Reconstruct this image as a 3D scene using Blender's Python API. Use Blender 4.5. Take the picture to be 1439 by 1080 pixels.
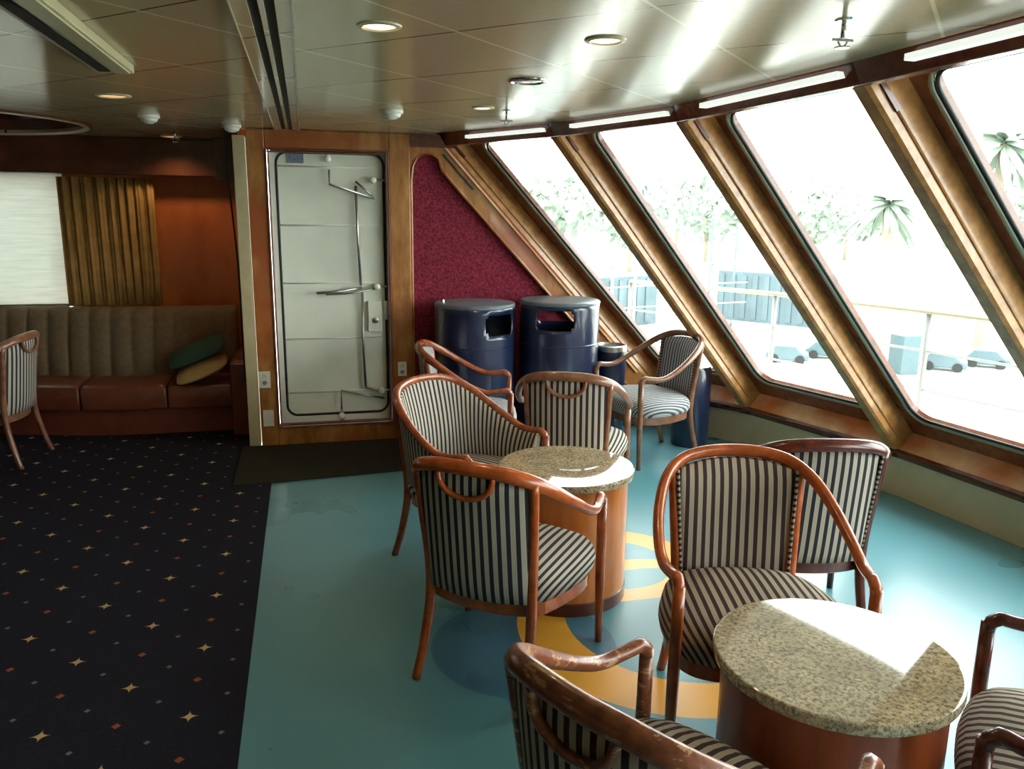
import bpy, bmesh, math, random
from mathutils import Vector, Matrix, noise
PI = math.pi
sc = bpy.context.scene
for o in list(bpy.data.objects): bpy.data.objects.remove(o)
C = sc.collection
CAMH = 1.6

# ------------------------------------------------------------------ camera
f_px, pitch, yaw, roll = 1125.7, 0.21153, 0.25096, 0.01167
cyw, syw, cpt, spt = math.cos(yaw), math.sin(yaw), math.cos(pitch), math.sin(pitch)
Fv = Vector((syw*cpt, cyw*cpt, -spt)); Rv = Vector((cyw, -syw, 0)); Uv = Rv.cross(Fv)
R2 = math.cos(roll)*Rv + math.sin(roll)*Uv
U2 = -math.sin(roll)*Rv + math.cos(roll)*Uv
cd = bpy.data.cameras.new('camera'); cam = bpy.data.objects.new('camera', cd); C.objects.link(cam)
cd.sensor_fit = 'HORIZONTAL'; cd.sensor_width = 36; cd.lens = f_px/1439*36
cd.clip_start = .05; cd.clip_end = 3000
M = Matrix((R2, U2, -Fv)).transposed().to_4x4(); M.translation = (0, 0, CAMH)
cam.matrix_world = M
sc.camera = cam

# ------------------------------------------------------------------ daylight, exposure
w = bpy.data.worlds.new('overcast_sky'); sc.world = w; w.use_nodes = True
bg = w.node_tree.nodes['Background']; bg.inputs[0].default_value = (.98, 1.0, .97, 1); bg.inputs[1].default_value = 8.0
sc.view_settings.view_transform = 'Standard'; sc.view_settings.look = 'None'
sc.view_settings.gamma = 1; sc.view_settings.use_curve_mapping = False
sc.view_settings.exposure = 0.65
sc.cycles.max_bounces = 12; sc.cycles.diffuse_bounces = 6; sc.cycles.transparent_max_bounces = 16

# ------------------------------------------------------------------ material helpers
def srgb(c):
    return tuple(((x/255)/12.92 if x/255 <= .04045 else ((x/255+.055)/1.055)**2.4) for x in c)
class NT:
    def __init__(s, name):
        s.m = bpy.data.materials.new(name); s.m.use_nodes = True
        s.t = s.m.node_tree; s.b = s.t.nodes['Principled BSDF']; s.out = s.t.nodes['Material Output']
    def n(s, typ, **kw):
        nd = s.t.nodes.new(typ)
        for k, v in kw.items():
            if k.startswith('i_'):
                key = k[2:]; key = int(key) if key.isdigit() else key
                nd.inputs[key].default_value = v
            else: setattr(nd, k, v)
        return nd
    def l(s, a, b): s.t.links.new(a, b)
    def math(s, op, a, b=None, c=None):
        nd = s.t.nodes.new('ShaderNodeMath'); nd.operation = op
        for i, x in enumerate((a, b, c)):
            if x is None: continue
            if isinstance(x, (int, float)): nd.inputs[i].default_value = x
            else: s.l(x, nd.inputs[i])
        return nd.outputs[0]
    def mix(s, fac, a, b):
        nd = s.t.nodes.new('ShaderNodeMix'); nd.data_type = 'RGBA'
        for i, x in ((0, fac), (6, a), (7, b)):
            if isinstance(x, (int, float)): nd.inputs[i].default_value = x
            elif isinstance(x, tuple): nd.inputs[i].default_value = (*x[:3], 1)
            else: s.l(x, nd.inputs[i])
        return nd.outputs[2]
    def coord(s, kind='Object', scale=(1, 1, 1), rot=(0, 0, 0)):
        tc = s.n('ShaderNodeTexCoord'); mp = s.n('ShaderNodeMapping')
        mp.inputs['Scale'].default_value = scale; mp.inputs['Rotation'].default_value = rot
        s.l(tc.outputs[kind], mp.inputs[0]); return mp.outputs[0]
    def noise(s, vec, scale, detail=4, rough=.55):
        nd = s.n('ShaderNodeTexNoise'); nd.inputs['Scale'].default_value = scale
        nd.inputs['Detail'].default_value = detail; nd.inputs['Roughness'].default_value = rough
        s.l(vec, nd.inputs['Vector']); return nd.outputs[0]
    def ramp(s, fac, stops):
        nd = s.n('ShaderNodeValToRGB'); cr = nd.color_ramp
        while len(cr.elements) < len(stops): cr.elements.new(.5)
        for e, (p, c) in zip(cr.elements, stops): e.position = p; e.color = (*c[:3], 1)
        s.l(fac, nd.inputs[0]); return nd.outputs[0]
    def bump(s, h, strength=.2, dist=.01):
        nd = s.n('ShaderNodeBump'); nd.inputs['Strength'].default_value = strength; nd.inputs['Distance'].default_value = dist
        s.l(h, nd.inputs['Height']); s.l(nd.outputs[0], s.b.inputs['Normal'])
    def set(s, col=None, rough=None, metal=None, coat=None, spec=None):
        for k, v in (('Base Color', col), ('Roughness', rough), ('Metallic', metal), ('Coat Weight', coat), ('Specular IOR Level', spec)):
            if v is None: continue
            if isinstance(v, tuple): s.b.inputs[k].default_value = (*v[:3], 1)
            elif isinstance(v, (int, float)): s.b.inputs[k].default_value = v
            else: s.l(v, s.b.inputs[k])
        return s.m
def sep(nt, vec):
    nd = nt.n('ShaderNodeSeparateXYZ'); nt.l(vec, nd.inputs[0]); return nd.outputs
def plain(name, rgb, rough=.5, metal=0, var=.12, scale=8, coat=0, spec=.5):
    nt = NT(name); c = srgb(rgb); v = nt.noise(nt.coord(), scale)
    col = nt.ramp(v, [(.3, tuple(x*(1-var) for x in c)), (.7, tuple(min(1, x*(1+var)) for x in c))])
    return nt.set(col, rough, metal, coat, spec)
def wood(name, dark, light, rough=.28, stretch=(3, 3, 30), scale=1.0, blotch=None, coat=.3):
    nt = NT(name); v = nt.coord(scale=stretch)
    g = nt.noise(v, 2.2*scale, 6, .6)
    col = nt.ramp(g, [(.32, srgb(dark)), (.68, srgb(light))])
    if blotch:
        b = nt.noise(nt.coord(), 2.6, 3, .5)
        bb = nt.ramp(b, [(.45, (0, 0, 0)), (.62, (1, 1, 1))])
        col = nt.mix(bb, col, srgb(blotch))
    nt.bump(g, .06, .003)
    return nt.set(col, rough, coat=coat)

m_teal_cols = dict(base=(70, 145, 152), blue=(58, 108, 132), yellow=(236, 168, 44))
def mat_floor():
    nt = NT('teal_vinyl'); v = nt.coord(); s = sep(nt, v)
    def dist(cx, cy):
        dx = nt.math('SUBTRACT', s[0], cx); dy = nt.math('SUBTRACT', s[1], cy)
        return nt.math('SQRT', nt.math('ADD', nt.math('MULTIPLY', dx, dx), nt.math('MULTIPLY', dy, dy)))
    blue = nt.math('LESS_THAN', dist(.74, 2.66), .35)
    ring = nt.math('MULTIPLY', nt.math('LESS_THAN', dist(1.35, 2.68), .611), nt.math('GREATER_THAN', dist(1.41, 2.72), .465))
    ring = nt.math('MULTIPLY', ring, nt.math('LESS_THAN', nt.math('ADD', nt.math('MULTIPLY', s[0], -1.0), s[1]), 2.1))
    d2 = dist(1.34, 3.26)
    band = nt.math('MULTIPLY', nt.math('MULTIPLY', nt.math('LESS_THAN', d2, .40), nt.math('GREATER_THAN', d2, .26)), nt.math('MULTIPLY', nt.math('GREATER_THAN', s[0], 1.2), nt.math('GREATER_THAN', s[1], 2.9)))
    yel = nt.math('MAXIMUM', ring, band)
    n1 = nt.noise(v, 1.3, 3); n2 = nt.noise(v, 30, 4)
    base = nt.mix(n1, srgb((76, 128, 138)), srgb((90, 152, 166)))
    c = nt.mix(blue, base, srgb(m_teal_cols['blue']))
    c = nt.mix(yel, c, srgb(m_teal_cols['yellow']))
    c = nt.mix(nt.math('MULTIPLY', n2, .12), c, srgb((150, 170, 165)))
    r = nt.math('ADD', .22, nt.math('MULTIPLY', n1, .14))
    nt.bump(n2, .03, .002)
    return nt.set(c, r, spec=.5)
def mat_carpet():
    nt = NT('navy_star_carpet'); s = sep(nt, nt.coord())
    gx = nt.math('DIVIDE', nt.math('ADD', s[0], .64), .2155); gy = nt.math('DIVIDE', nt.math('SUBTRACT', s[1], 2.475), .2145)
    def cell(a): return nt.math('FLOOR', nt.math('ADD', a, .5))
    ix, iy = cell(gx), cell(gy)
    fx = nt.math('SUBTRACT', gx, ix); fy = nt.math('SUBTRACT', gy, iy)
    par = nt.math('ABSOLUTE', nt.math('MODULO', nt.math('ADD', ix, iy), 2.0))
    ax, ay = nt.math('ABSOLUTE', fx), nt.math('ABSOLUTE', fy)
    star = nt.math('ADD', nt.math('SQRT', ax), nt.math('SQRT', ay))
    big = nt.math('LESS_THAN', star, .40)
    med = nt.math('LESS_THAN', nt.math('ADD', ax, ay), .07)
    # half-offset dots
    hx = nt.math('ABSOLUTE', nt.math('SUBTRACT', nt.math('ABSOLUTE', fx), .5)); hy = nt.math('ABSOLUTE', nt.math('SUBTRACT', nt.math('ABSOLUTE', fy), .5))
    sm = nt.math('LESS_THAN', nt.math('ADD', hx, hy), .05)
    fuzz = nt.noise(nt.coord(), 160, 2)
    base = nt.mix(fuzz, srgb((18, 18, 26)), srgb((44, 44, 56)))
    c = nt.mix(nt.math('MULTIPLY', sm, .8), base, srgb((120, 122, 120)))
    c = nt.mix(nt.math('MULTIPLY', med, nt.math('LESS_THAN', par, .5)), c, srgb((150, 84, 58)))
    c = nt.mix(nt.math('MULTIPLY', big, nt.math('GREATER_THAN', par, .5)), c, srgb((196, 168, 116)))
    nt.bump(fuzz, .4, .004)
    return nt.set(c, .95, spec=.1)
def mat_ceiling():
    nt = NT('gloss_ceiling_panels'); v = nt.coord(); s = sep(nt, v)
    u = nt.math('DIVIDE', nt.math('SUBTRACT', nt.math('SUBTRACT', s[1], s[0]), .28), .85)
    q = nt.math('DIVIDE', nt.math('SUBTRACT', nt.math('ADD', s[0], s[1]), 2.87), .84)
    def dl(a): return nt.math('ABSOLUTE', nt.math('SUBTRACT', nt.math('FRACT', nt.math('ADD', a, .5)), .5))
    light = nt.math('LESS_THAN', dl(u), .0085); dark = nt.math('LESS_THAN', dl(q), .007)
    g = nt.noise(nt.coord(scale=(14, 60, 1)), 3, 5, .6)
    base = nt.mix(g, srgb((160, 146, 112)), srgb((190, 176, 140)))
    c = nt.mix(dark, base, srgb((45, 38, 28))); c = nt.mix(light, c, srgb((214, 204, 160)))
    nt.bump(g, .05, .002)
    return nt.set(c, .15, spec=.28)
def mat_stripe(name, dark, light, period=.0295, duty=.48):
    nt = NT(name); tc = nt.n('ShaderNodeTexCoord'); s = sep(nt, tc.outputs['UV'])
    fr = nt.math('FRACT', nt.math('DIVIDE', s[0], period))
    a = nt.math('ABSOLUTE', nt.math('SUBTRACT', fr, .5))
    band = nt.n('ShaderNodeMapRange'); nt.l(a, band.inputs[0])
    band.inputs[1].default_value = duty/2-.03; band.inputs[2].default_value = duty/2+.03
    weave = nt.noise(nt.coord(scale=(1, 1, 1)), 220, 2)
    c = nt.mix(band.outputs[0], srgb(dark), srgb(light))
    # thin brown pin line inside the pale stripe
    pin = nt.math('LESS_THAN', nt.math('ABSOLUTE', nt.math('SUBTRACT', a, .42)), .035)
    c = nt.mix(nt.math('MULTIPLY', pin, .35), c, srgb((120, 96, 84)))
    c = nt.mix(nt.math('MULTIPLY', weave, .18), c, srgb((70, 66, 66)))
    nt.bump(weave, .25, .002)
    return nt.set(c, .85, spec=.2)
def mat_granite(name, a=(70, 62, 50), b=(176, 160, 128)):
    nt = NT(name); v = nt.coord()
    n1 = nt.noise(v, 95, 6, .8); n2 = nt.noise(v, 9, 4, .6)
    vo = nt.n('ShaderNodeTexVoronoi'); vo.inputs['Scale'].default_value = 130; nt.l(v, vo.inputs['Vector'])
    c = nt.ramp(n1, [(.30, srgb((52, 46, 38))), (.42, srgb((110, 100, 80))), (.52, srgb(b)), (.72, srgb((206, 196, 172)))])
    c = nt.mix(nt.math('MULTIPLY', nt.ramp(n2, [(.4, (0, 0, 0)), (.65, (1, 1, 1))]), .45), c, srgb((112, 102, 84)))
    c = nt.mix(nt.math('LESS_THAN', vo.outputs[0], .16), c, srgb((30, 25, 22)))
    return nt.set(c, .045, spec=.75)
def mat_worn(name, base_d, base_l, bare):
    nt = NT(name); v = nt.coord(); g = nt.noise(nt.coord(scale=(20, 20, 20)), 2, 4)
    c = nt.ramp(g, [(.35, srgb(base_d)), (.65, srgb(base_l))])
    fl = nt.noise(nt.coord(scale=(4, 9, 22)), 2.6, 9, .68)
    k = nt.ramp(fl, [(.555, (0, 0, 0)), (.58, (1, 1, 1))])
    c = nt.mix(k, c, srgb(bare))
    nt.bump(fl, .2, .003)
    return nt.set(c, .32, coat=.25)
def mat_red():
    nt = NT('burgundy_wallcovering'); v = nt.coord()
    n = nt.noise(v, 60, 4, .7)
    c = nt.ramp(n, [(.38, srgb((92, 22, 38))), (.64, srgb((146, 48, 68)))])
    nt.bump(n, .5, .004); return nt.set(c, .8, spec=.2)
def mat_glass(name):
    nt = NT(name)
    tr = nt.n('ShaderNodeBsdfTransparent'); tr.inputs[0].default_value = (.97, 1, .99, 1)
    gl = nt.n('ShaderNodeBsdfGlossy'); gl.inputs['Roughness'].default_value = .02
    lw = nt.n('ShaderNodeLayerWeight'); lw.inputs[0].default_value = .5
    fr = nt.math('ADD', .015, nt.math('MULTIPLY', nt.math('POWER', lw.outputs['Facing'], 5.0), .35))
    mx = nt.n('ShaderNodeMixShader'); nt.l(fr, mx.inputs[0]); nt.l(tr.outputs[0], mx.inputs[1]); nt.l(gl.outputs[0], mx.inputs[2])
    nt.l(mx.outputs[0], nt.out.inputs[0]); return nt.m
def mat_blind():
    nt = NT('translucent_blind'); s = sep(nt, nt.coord())
    wv = nt.noise(nt.coord(scale=(1.5, 1, 22)), 3, 3)
    c = nt.mix(wv, (.42, .43, .40), (.66, .67, .63))
    d = nt.n('ShaderNodeBsdfDiffuse'); t = nt.n('ShaderNodeBsdfTranslucent'); nt.l(c, d.inputs[0]); nt.l(c, t.inputs[0])
    mx = nt.n('ShaderNodeMixShader'); mx.inputs[0].default_value = .5
    nt.l(d.outputs[0], mx.inputs[1]); nt.l(t.outputs[0], mx.inputs[2]); nt.l(mx.outputs[0], nt.out.inputs[0]); return nt.m
def mat_emit(name, rgb, strength):
    nt = NT(name); nt.b.inputs['Emission Color'].default_value = (*rgb, 1); nt.b.inputs['Emission Strength'].default_value = strength
    v = nt.noise(nt.coord(), 30); nt.l(nt.ramp(v, [(0, (.8, .7, .5)), (1, (.9, .85, .7))]), nt.b.inputs['Base Color'])
    return nt.m

MT = {}
def mats():
    g = MT
    g['floor'] = mat_floor(); g['carpet'] = mat_carpet(); g['ceiling'] = mat_ceiling()
    g['stripe'] = mat_stripe('navy_cream_stripe', (40, 40, 50), (186, 180, 164))
    g['stripe_brown'] = mat_stripe('brown_cream_stripe', (58, 42, 42), (176, 164, 146))
    g['stripe_grey'] = mat_stripe('grey_stripe', (80, 84, 92), (196, 200, 202), .026)
    g['gimp'] = mat_stripe('braided_gimp', (30, 28, 40), (165, 158, 140), .02, .5)
    g['chair_wood'] = wood('mahogany_chair_wood', (112, 54, 32), (160, 88, 54), .26, (8, 8, 8))
    g['chair_orange'] = wood('orange_chair_wood', (138, 62, 24), (182, 92, 40), .25, (8, 8, 8))
    g['chair_brown'] = wood('faded_chair_wood', (104, 68, 48), (146, 102, 76), .28, (8, 8, 8))
    g['chair_dark'] = wood('dark_red_chair_wood', (62, 24, 18), (100, 42, 30), .25, (8, 8, 8))
    g['chair_worn'] = mat_worn('worn_chair_wood', (98, 50, 32), (138, 78, 50), (172, 134, 98))
    g['granite'] = mat_granite('speckled_granite')
    g['drum'] = wood('cherry_drum_veneer', (168, 92, 32), (204, 124, 52), .3, (6, 6, 1.2))
    g['drum_red'] = wood('red_drum_veneer', (110, 46, 22), (150, 72, 36), .3, (6, 6, 1.2))
    g['plinth'] = wood('dark_plinth', (70, 26, 16), (98, 42, 26), .35, (4, 4, 4))
    g['frame_wood'] = wood('door_frame_wood', (136, 84, 38), (184, 128, 70), .25, (3, 3, 1), 2.2, (156, 78, 38))
    g['beam'] = wood('mullion_wood', (150, 100, 52), (198, 148, 88), .28, (2, 2, 2), 4)
    g['moulding'] = wood('door_moulding_wood', (92, 50, 36), (128, 76, 54), .5, (6, 6, 6), coat=0)
    g['red_wood'] = wood('reddish_surround_wood', (92, 44, 26), (130, 72, 44), .25, (3, 3, 3), 3)
    g['ledge'] = wood('ledge_wood', (222, 176, 132), (240, 200, 160), .3, (2, 2, 2), 3, (206, 126, 76))
    g['header'] = wood('header_wood', (78, 32, 20), (108, 50, 32), .22, (3, 3, 3), 3)
    g['panel_wood'] = wood('orange_wall_panel', (168, 84, 34), (200, 112, 54), .35, (2, 2, .7), 1)
    g['soffit'] = wood('dark_soffit_wood', (70, 38, 26), (98, 56, 38), .25, (2, 2, 3))
    g['base_wall'] = plain('olive_base_wall', (196, 190, 156), .6, var=.1, scale=3)
    g['white'] = plain('white_enamel', (232, 234, 224), .4, var=.05, scale=4)
    g['offwhite'] = plain('door_offwhite', (226, 230, 216), .45, var=.08, scale=3)
    g['post'] = plain('cream_post', (176, 162, 126), .55, var=.08)
    g['rubber'] = plain('black_rubber', (22, 26, 24), .6)
    g['steel'] = plain('brushed_steel', (176, 178, 172), .3, 1)
    g['chrome'] = plain('chrome', (225, 225, 222), .12, 1, var=.03)
    g['gasket'] = plain('window_gasket_metal', (150, 156, 140), .28, .8)
    g['red'] = mat_red()
    g['navy'] = plain('navy_gloss_metal', (24, 36, 66), .28, 0, .2, 5, coat=.5)
    g['navy_lid'] = plain('worn_lid', (104, 118, 126), .3, .1, .2)
    g['leather'] = plain('brown_leather', (110, 58, 42), .3, 0, .18, 14, spec=.6)
    g['taupe'] = plain('taupe_upholstery', (118, 100, 76), .8, 0, .15, 30)
    g['curtain'] = plain('gold_curtain', (172, 134, 74), .8, 0, .2, 12)
    g['green'] = plain('green_cushion_fabric', (28, 70, 62), .8, 0, .15, 40)
    g['yellow'] = plain('yellow_cushion_fabric', (168, 144, 88), .8, 0, .12, 40)
    g['mat'] = plain('charcoal_mat', (48, 46, 40), .95, 0, .25, 120, spec=.1)
    g['plate'] = plain('ivory_plate', (214, 210, 190), .4, var=.03)
    g['dark'] = plain('black_recess', (12, 12, 12), .7)
    g['cream_metal'] = plain('cream_metal', (190, 182, 146), .35, var=.05)
    g['sticker'] = plain('blue_grey_sticker', (120, 128, 146), .5, var=.3, scale=60)
    g['glass'] = mat_glass('window_glass')
    g['blind'] = mat_blind()
    g['lamp'] = mat_emit('lit_lamp', (1, .78, .52), 2.2); g['amber'] = mat_emit('amber_lamp', (1, .52, .20), .55)
    g['strip'] = mat_emit('added_strip_glow', (.92, 1, .93), .55)  # brightness of the header strips put in as emission, no known lamp
    g['grille'] = plain('lamp_lens', (230, 225, 210), .2, .6, .4, 60)
    g['track_white'] = plain('white_track', (235, 238, 228), .25, var=.03)
    g['bag'] = plain('plastic_liner', (200, 196, 180), .4, var=.15, scale=30)
    g['deck'] = plain('pale_deck', (214, 216, 208), .6, var=.05, scale=1)
    g['rail'] = plain('cream_rail', (122, 116, 92), .4, var=.04)
    g['railw'] = plain('white_rail', (128, 132, 130), .4, var=.04)
    g['ground'] = plain('pale_concrete', (180, 182, 176), .8, var=.06, scale=.05)
    g['foliage'] = plain('distant_foliage', (122, 136, 122), .9, var=.2, scale=.3)
    g['trunk'] = plain('palm_trunk', (128, 120, 104), .9)
    g['shed'] = plain('blue_grey_shed', (62, 78, 84), .6, var=.2, scale=.5)
    g['shedw'] = plain('pale_shed', (96, 104, 104), .6, var=.1, scale=.5)
    g['bluebox'] = plain('teal_box', (56, 76, 82), .6)
    g['overhang'] = plain('grey_deckhead', (112, 112, 106), .7)
    g['wall'] = wood('room_wall_wood', (92, 52, 30), (128, 78, 46), .35, (2, 2, .8))
mats()

# ------------------------------------------------------------------ object helpers
def link(name, me, m=None, parent=None, smooth=False):
    if m is not None:
        for mm in (m if isinstance(m, (list, tuple)) else [m]): me.materials.append(mm)
    o = bpy.data.objects.new(name, me); C.objects.link(o)
    if parent: o.parent = parent
    if smooth:
        for p in me.polygons: p.use_smooth = True
    return o
def from_bm(name, bm, m, parent=None, smooth=False, recalc=True):
    if recalc: bmesh.ops.recalc_face_normals(bm, faces=bm.faces[:])
    me = bpy.data.meshes.new(name); bm.to_mesh(me); bm.free()
    return link(name, me, m, parent, smooth)
def tag(o, label=None, cat=None, group=None, kind=None):
    if label: o['label'] = label
    if cat: o['category'] = cat
    if group: o['group'] = group
    if kind: o['kind'] = kind
    return o
def empty(name, loc=(0, 0, 0), rz=0):
    o = bpy.data.objects.new(name, None); C.objects.link(o); o.location = loc; o.rotation_euler = (0, 0, rz); o.empty_display_size = .1
    return o
def bev(o, wd=.004, seg=2):
    md = o.modifiers.new('bevel', 'BEVEL'); md.width = wd; md.segments = seg; md.limit_method = 'ANGLE'; md.angle_limit = .6
    return o
def add_box(bm, a, b, mat=None):
    vs = [bm.verts.new((x, y, z)) for x in (a[0], b[0]) for y in (a[1], b[1]) for z in (a[2], b[2])]
    if mat is not None:
        for v in vs: v.co = mat @ v.co
    for q in ((0, 1, 3, 2), (4, 6, 7, 5), (0, 4, 5, 1), (2, 3, 7, 6), (0, 2, 6, 4), (1, 5, 7, 3)): bm.faces.new([vs[i] for i in q])
def box(name, a, b, m, parent=None, bw=0):
    bm = bmesh.new(); add_box(bm, a, b); o = from_bm(name, bm, m, parent)
    if bw: bev(o, bw)
    return o
def catmull(pts, n=6, closed=False):
    P = [Vector(p) for p in pts]; out = []
    N = len(P); rng = range(N if closed else N-1)
    for i in rng:
        p0 = P[(i-1) % N] if closed or i > 0 else P[0]*2-P[1]
        p1 = P[i]; p2 = P[(i+1) % N]
        p3 = P[(i+2) % N] if closed or i+2 < N else P[-1]*2-P[-2]
        for k in range(n):
            t = k/n
            out.append(.5*((2*p1)+(-p0+p2)*t+(2*p0-5*p1+4*p2-p3)*t*t+(-p0+3*p1-3*p2+p3)*t**3))
    if not closed: out.append(P[-1].copy())
    return out
def add_tube(bm, pts, r, seg=10, closed=False, rz=None, caps=True):
    """sweep an ellipse (r across, rz vertical) along pts; r may be a list"""
    P = [Vector(p) for p in pts]; N = len(P); rings = []
    prev = None
    for i in range(N):
        if closed: t = P[(i+1) % N]-P[(i-1) % N]
        else: t = P[min(i+1, N-1)]-P[max(i-1, 0)]
        t.normalize()
        if prev is None:
            up = Vector((0, 0, 1)) if abs(t.z) < .9 else Vector((0, 1, 0))
            a = up.cross(t).normalized()
        else: a = (prev-t*prev.dot(t)).normalized()
        prev = a; b = t.cross(a)
        ri = r[i] if isinstance(r, (list, tuple)) else r
        rb = ri if rz is None else (rz[i] if isinstance(rz, (list, tuple)) else rz)
        rings.append([bm.verts.new(P[i]+a*ri*math.cos(2*PI*k/seg)+b*rb*math.sin(2*PI*k/seg)) for k in range(seg)])
    for i in range(N if closed else N-1):
        A, B = rings[i], rings[(i+1) % N]
        for k in range(seg): bm.faces.new((A[k], A[(k+1) % seg], B[(k+1) % seg], B[k]))
    if caps and not closed:
        bm.faces.new(rings[0]); bm.faces.new(rings[-1])
def tube(name, pts, r, m, parent=None, seg=10, closed=False, rz=None):
    bm = bmesh.new(); add_tube(bm, pts, r, seg, closed, rz); return from_bm(name, bm, m, parent, True)
def add_lathe(bm, prof, seg=48, c=(0, 0, 0)):
    rings = []
    for r, z in prof:
        if r < 1e-5: rings.append([bm.verts.new((c[0], c[1], c[2]+z))])
        else: rings.append([bm.verts.new((c[0]+r*math.cos(2*PI*k/seg), c[1]+r*math.sin(2*PI*k/seg), c[2]+z)) for k in range(seg)])
    for A, B in zip(rings, rings[1:]):
        for k in range(seg):
            k2 = (k+1) % seg
            if len(A) == 1 and len(B) == 1: continue
            if len(A) == 1: bm.faces.new((A[0], B[k], B[k2]))
            elif len(B) == 1: bm.faces.new((A[k], A[k2], B[0]))
            else: bm.faces.new((A[k], A[k2], B[k2], B[k]))
def lathe(name, prof, m, parent=None, seg=48, c=(0, 0, 0), smooth=True):
    bm = bmesh.new(); add_lathe(bm, prof, seg, c); o = from_bm(name, bm, m, parent, smooth)
    if smooth: 
        md = o.modifiers.new('split', 'EDGE_SPLIT'); md.split_angle = .7
    return o
def prism(name, poly, z0, z1, m, parent=None, axis='z', bw=0):
    """extrude polygon (2D) between z0 and z1; axis y: polygon in x,z"""
    bm = bmesh.new()
    f = (lambda p, h: (p[0], p[1], h)) if axis == 'z' else (lambda p, h: (p[0], h, p[1]))
    A = [bm.verts.new(f(p, z0)) for p in poly]; B = [bm.verts.new(f(p, z1)) for p in poly]
    bm.faces.new(A); bm.faces.new(B); n = len(poly)
    for i in range(n): bm.faces.new((A[i], A[(i+1) % n], B[(i+1) % n], B[i]))
    o = from_bm(name, bm, m, parent)
    if bw: bev(o, bw)
    return o
def ring_plate(bm, outer, inner, y0, y1, f):
    """plate with a hole; outer and inner are 2D loops with the same count, f maps (p,h) to 3D"""
    n = len(outer)
    V = [[bm.verts.new(f(p, h)) for p in lp] for h in (y0, y1) for lp in (outer, inner)]
    o0, i0, o1, i1 = V
    for k in range(n):
        j = (k+1) % n
        bm.faces.new((o0[k], o0[j], i0[j], i0[k])); bm.faces.new((o1[k], i1[k], i1[j], o1[j]))
        bm.faces.new((o0[k], o1[k], o1[j], o0[j])); bm.faces.new((i0[k], i0[j], i1[j], i1[k]))
def rrect(x0, x1, z0, z1, r, n=6):
    out = []
    for cx, cz, a0 in ((x1-r, z1-r, 0), (x0+r, z1-r, PI/2), (x0+r, z0+r, PI), (x1-r, z0+r, 1.5*PI)):
        for k in range(n+1):
            a = a0+PI/2*k/n; out.append((cx+r*math.cos(a), cz+r*math.sin(a)))
    return out
def sqrect(x0, x1, z0, z1, n=6):
    """outer rectangle sampled with the same count as rrect, corner points repeated along edges"""
    out = []
    cs = ((x1, z1), (x0, z1), (x0, z0), (x1, z0)); w, h = x1-x0, z1-z0
    for i, (cx, cz) in enumerate(cs):
        for k in range(n+1):
            t = (k/n-.5)*2*.18
            if i == 0: p = (cx, cz+t*h) if t < 0 else (cx-t*w, cz)
            elif i == 1: p = (cx-t*w, cz) if t < 0 else (cx, cz-t*h)
            elif i == 2: p = (cx, cz-t*h) if t < 0 else (cx+t*w, cz)
            else: p = (cx+t*w, cz) if t < 0 else (cx, cz+t*h)
            out.append(p)
    return out
def fix_sq(p):
    return p
def copy_tree(o, parent=None):
    c = o.copy(); C.objects.link(c); c.parent = parent
    for ch in o.children: copy_tree(ch, c)
    return c

# ================================================================== SETTING
WALL_Y, CEIL = 5.6, 2.105
S = 'structure'
# slanted window wall: mullion ridges, top (z 2.07) and foot (z .28)
NOD = [((.92, 5.6), (2.56, 5.6)), ((1.43, 4.67), (2.95, 4.85)), ((1.76, 3.70), (3.26, 3.75)), ((1.84, 2.49), (3.40, 2.50)),
       ((1.84, 1.25), (3.42, 1.15)), ((1.70, 0.02), (3.28, -.15)), ((1.45, -1.2), (3.0, -1.45)), ((1.1, -2.6), (2.6, -2.9))]
ZT, ZB, DEP = 2.07, .28, .15
TT = [Vector((a[0], a[1], ZT)) for a, b in NOD]; BB = [Vector((b[0], b[1], ZB)) for a, b in NOD]

flo = prism('floor', [(-.255, -3.0)]+[(b[0]+.10, b[1]) for a, b in reversed(NOD)]+[(2.7, 5.7), (-.255, 5.7)], -.05, 0, MT['floor']); tag(flo, kind=S)
car = prism('carpet', [(-6, -3), (-.2555, -3), (-.2555, 5.6), (-.40, 5.6), (-.40, 6.9), (-6, 6.9)], -.05, .004, MT['carpet']); tag(car, 'dark navy carpet with a gold star pattern', kind=S)

# ceiling with the round recess of a domed light on the left
def make_ceiling():
    bm = bmesh.new()
    outer = [(-6, -3.0)]+[(a[0]-.04, a[1]) for a, b in reversed(NOD[1:])]+[(.86, 5.45), (.80, 5.6), (.80, 5.7), (-.38, 5.7), (-.38, 6.9), (-6, 6.9)]
    ov = [bm.verts.new((x, y, CEIL)) for x, y in outer]; n = len(ov)
    ed = [bm.edges.new((ov[i], ov[(i+1) % n])) for i in range(n)]
    iv = [bm.verts.new((DC[0]+DR*math.cos(2*PI*k/64), DC[1]+DR*math.sin(2*PI*k/64), CEIL)) for k in range(64)]
    ed += [bm.edges.new((iv[i], iv[(i+1) % 64])) for i in range(64)]
    bmesh.ops.triangle_fill(bm, use_beauty=True, use_dissolve=False, edges=ed)
    r = bmesh.ops.extrude_face_region(bm, geom=bm.faces[:])
    for v in [g for g in r['geom'] if isinstance(g, bmesh.types.BMVert)]: v.co.z += .02
    return tag(from_bm('ceiling', bm, MT['ceiling']), kind=S)
DC, DR = (-2.22, 5.68), .90
make_ceiling()
dome = lathe('trim_1', [(DR, 0), (DR+.05, -.012), (DR+.055, .0), (DR+.002, .005), (DR-.01, .09), (DR-.12, .16), (0, .20)], MT['soffit'], c=(DC[0], DC[1], CEIL), seg=64); tag(dome, kind=S)
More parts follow.
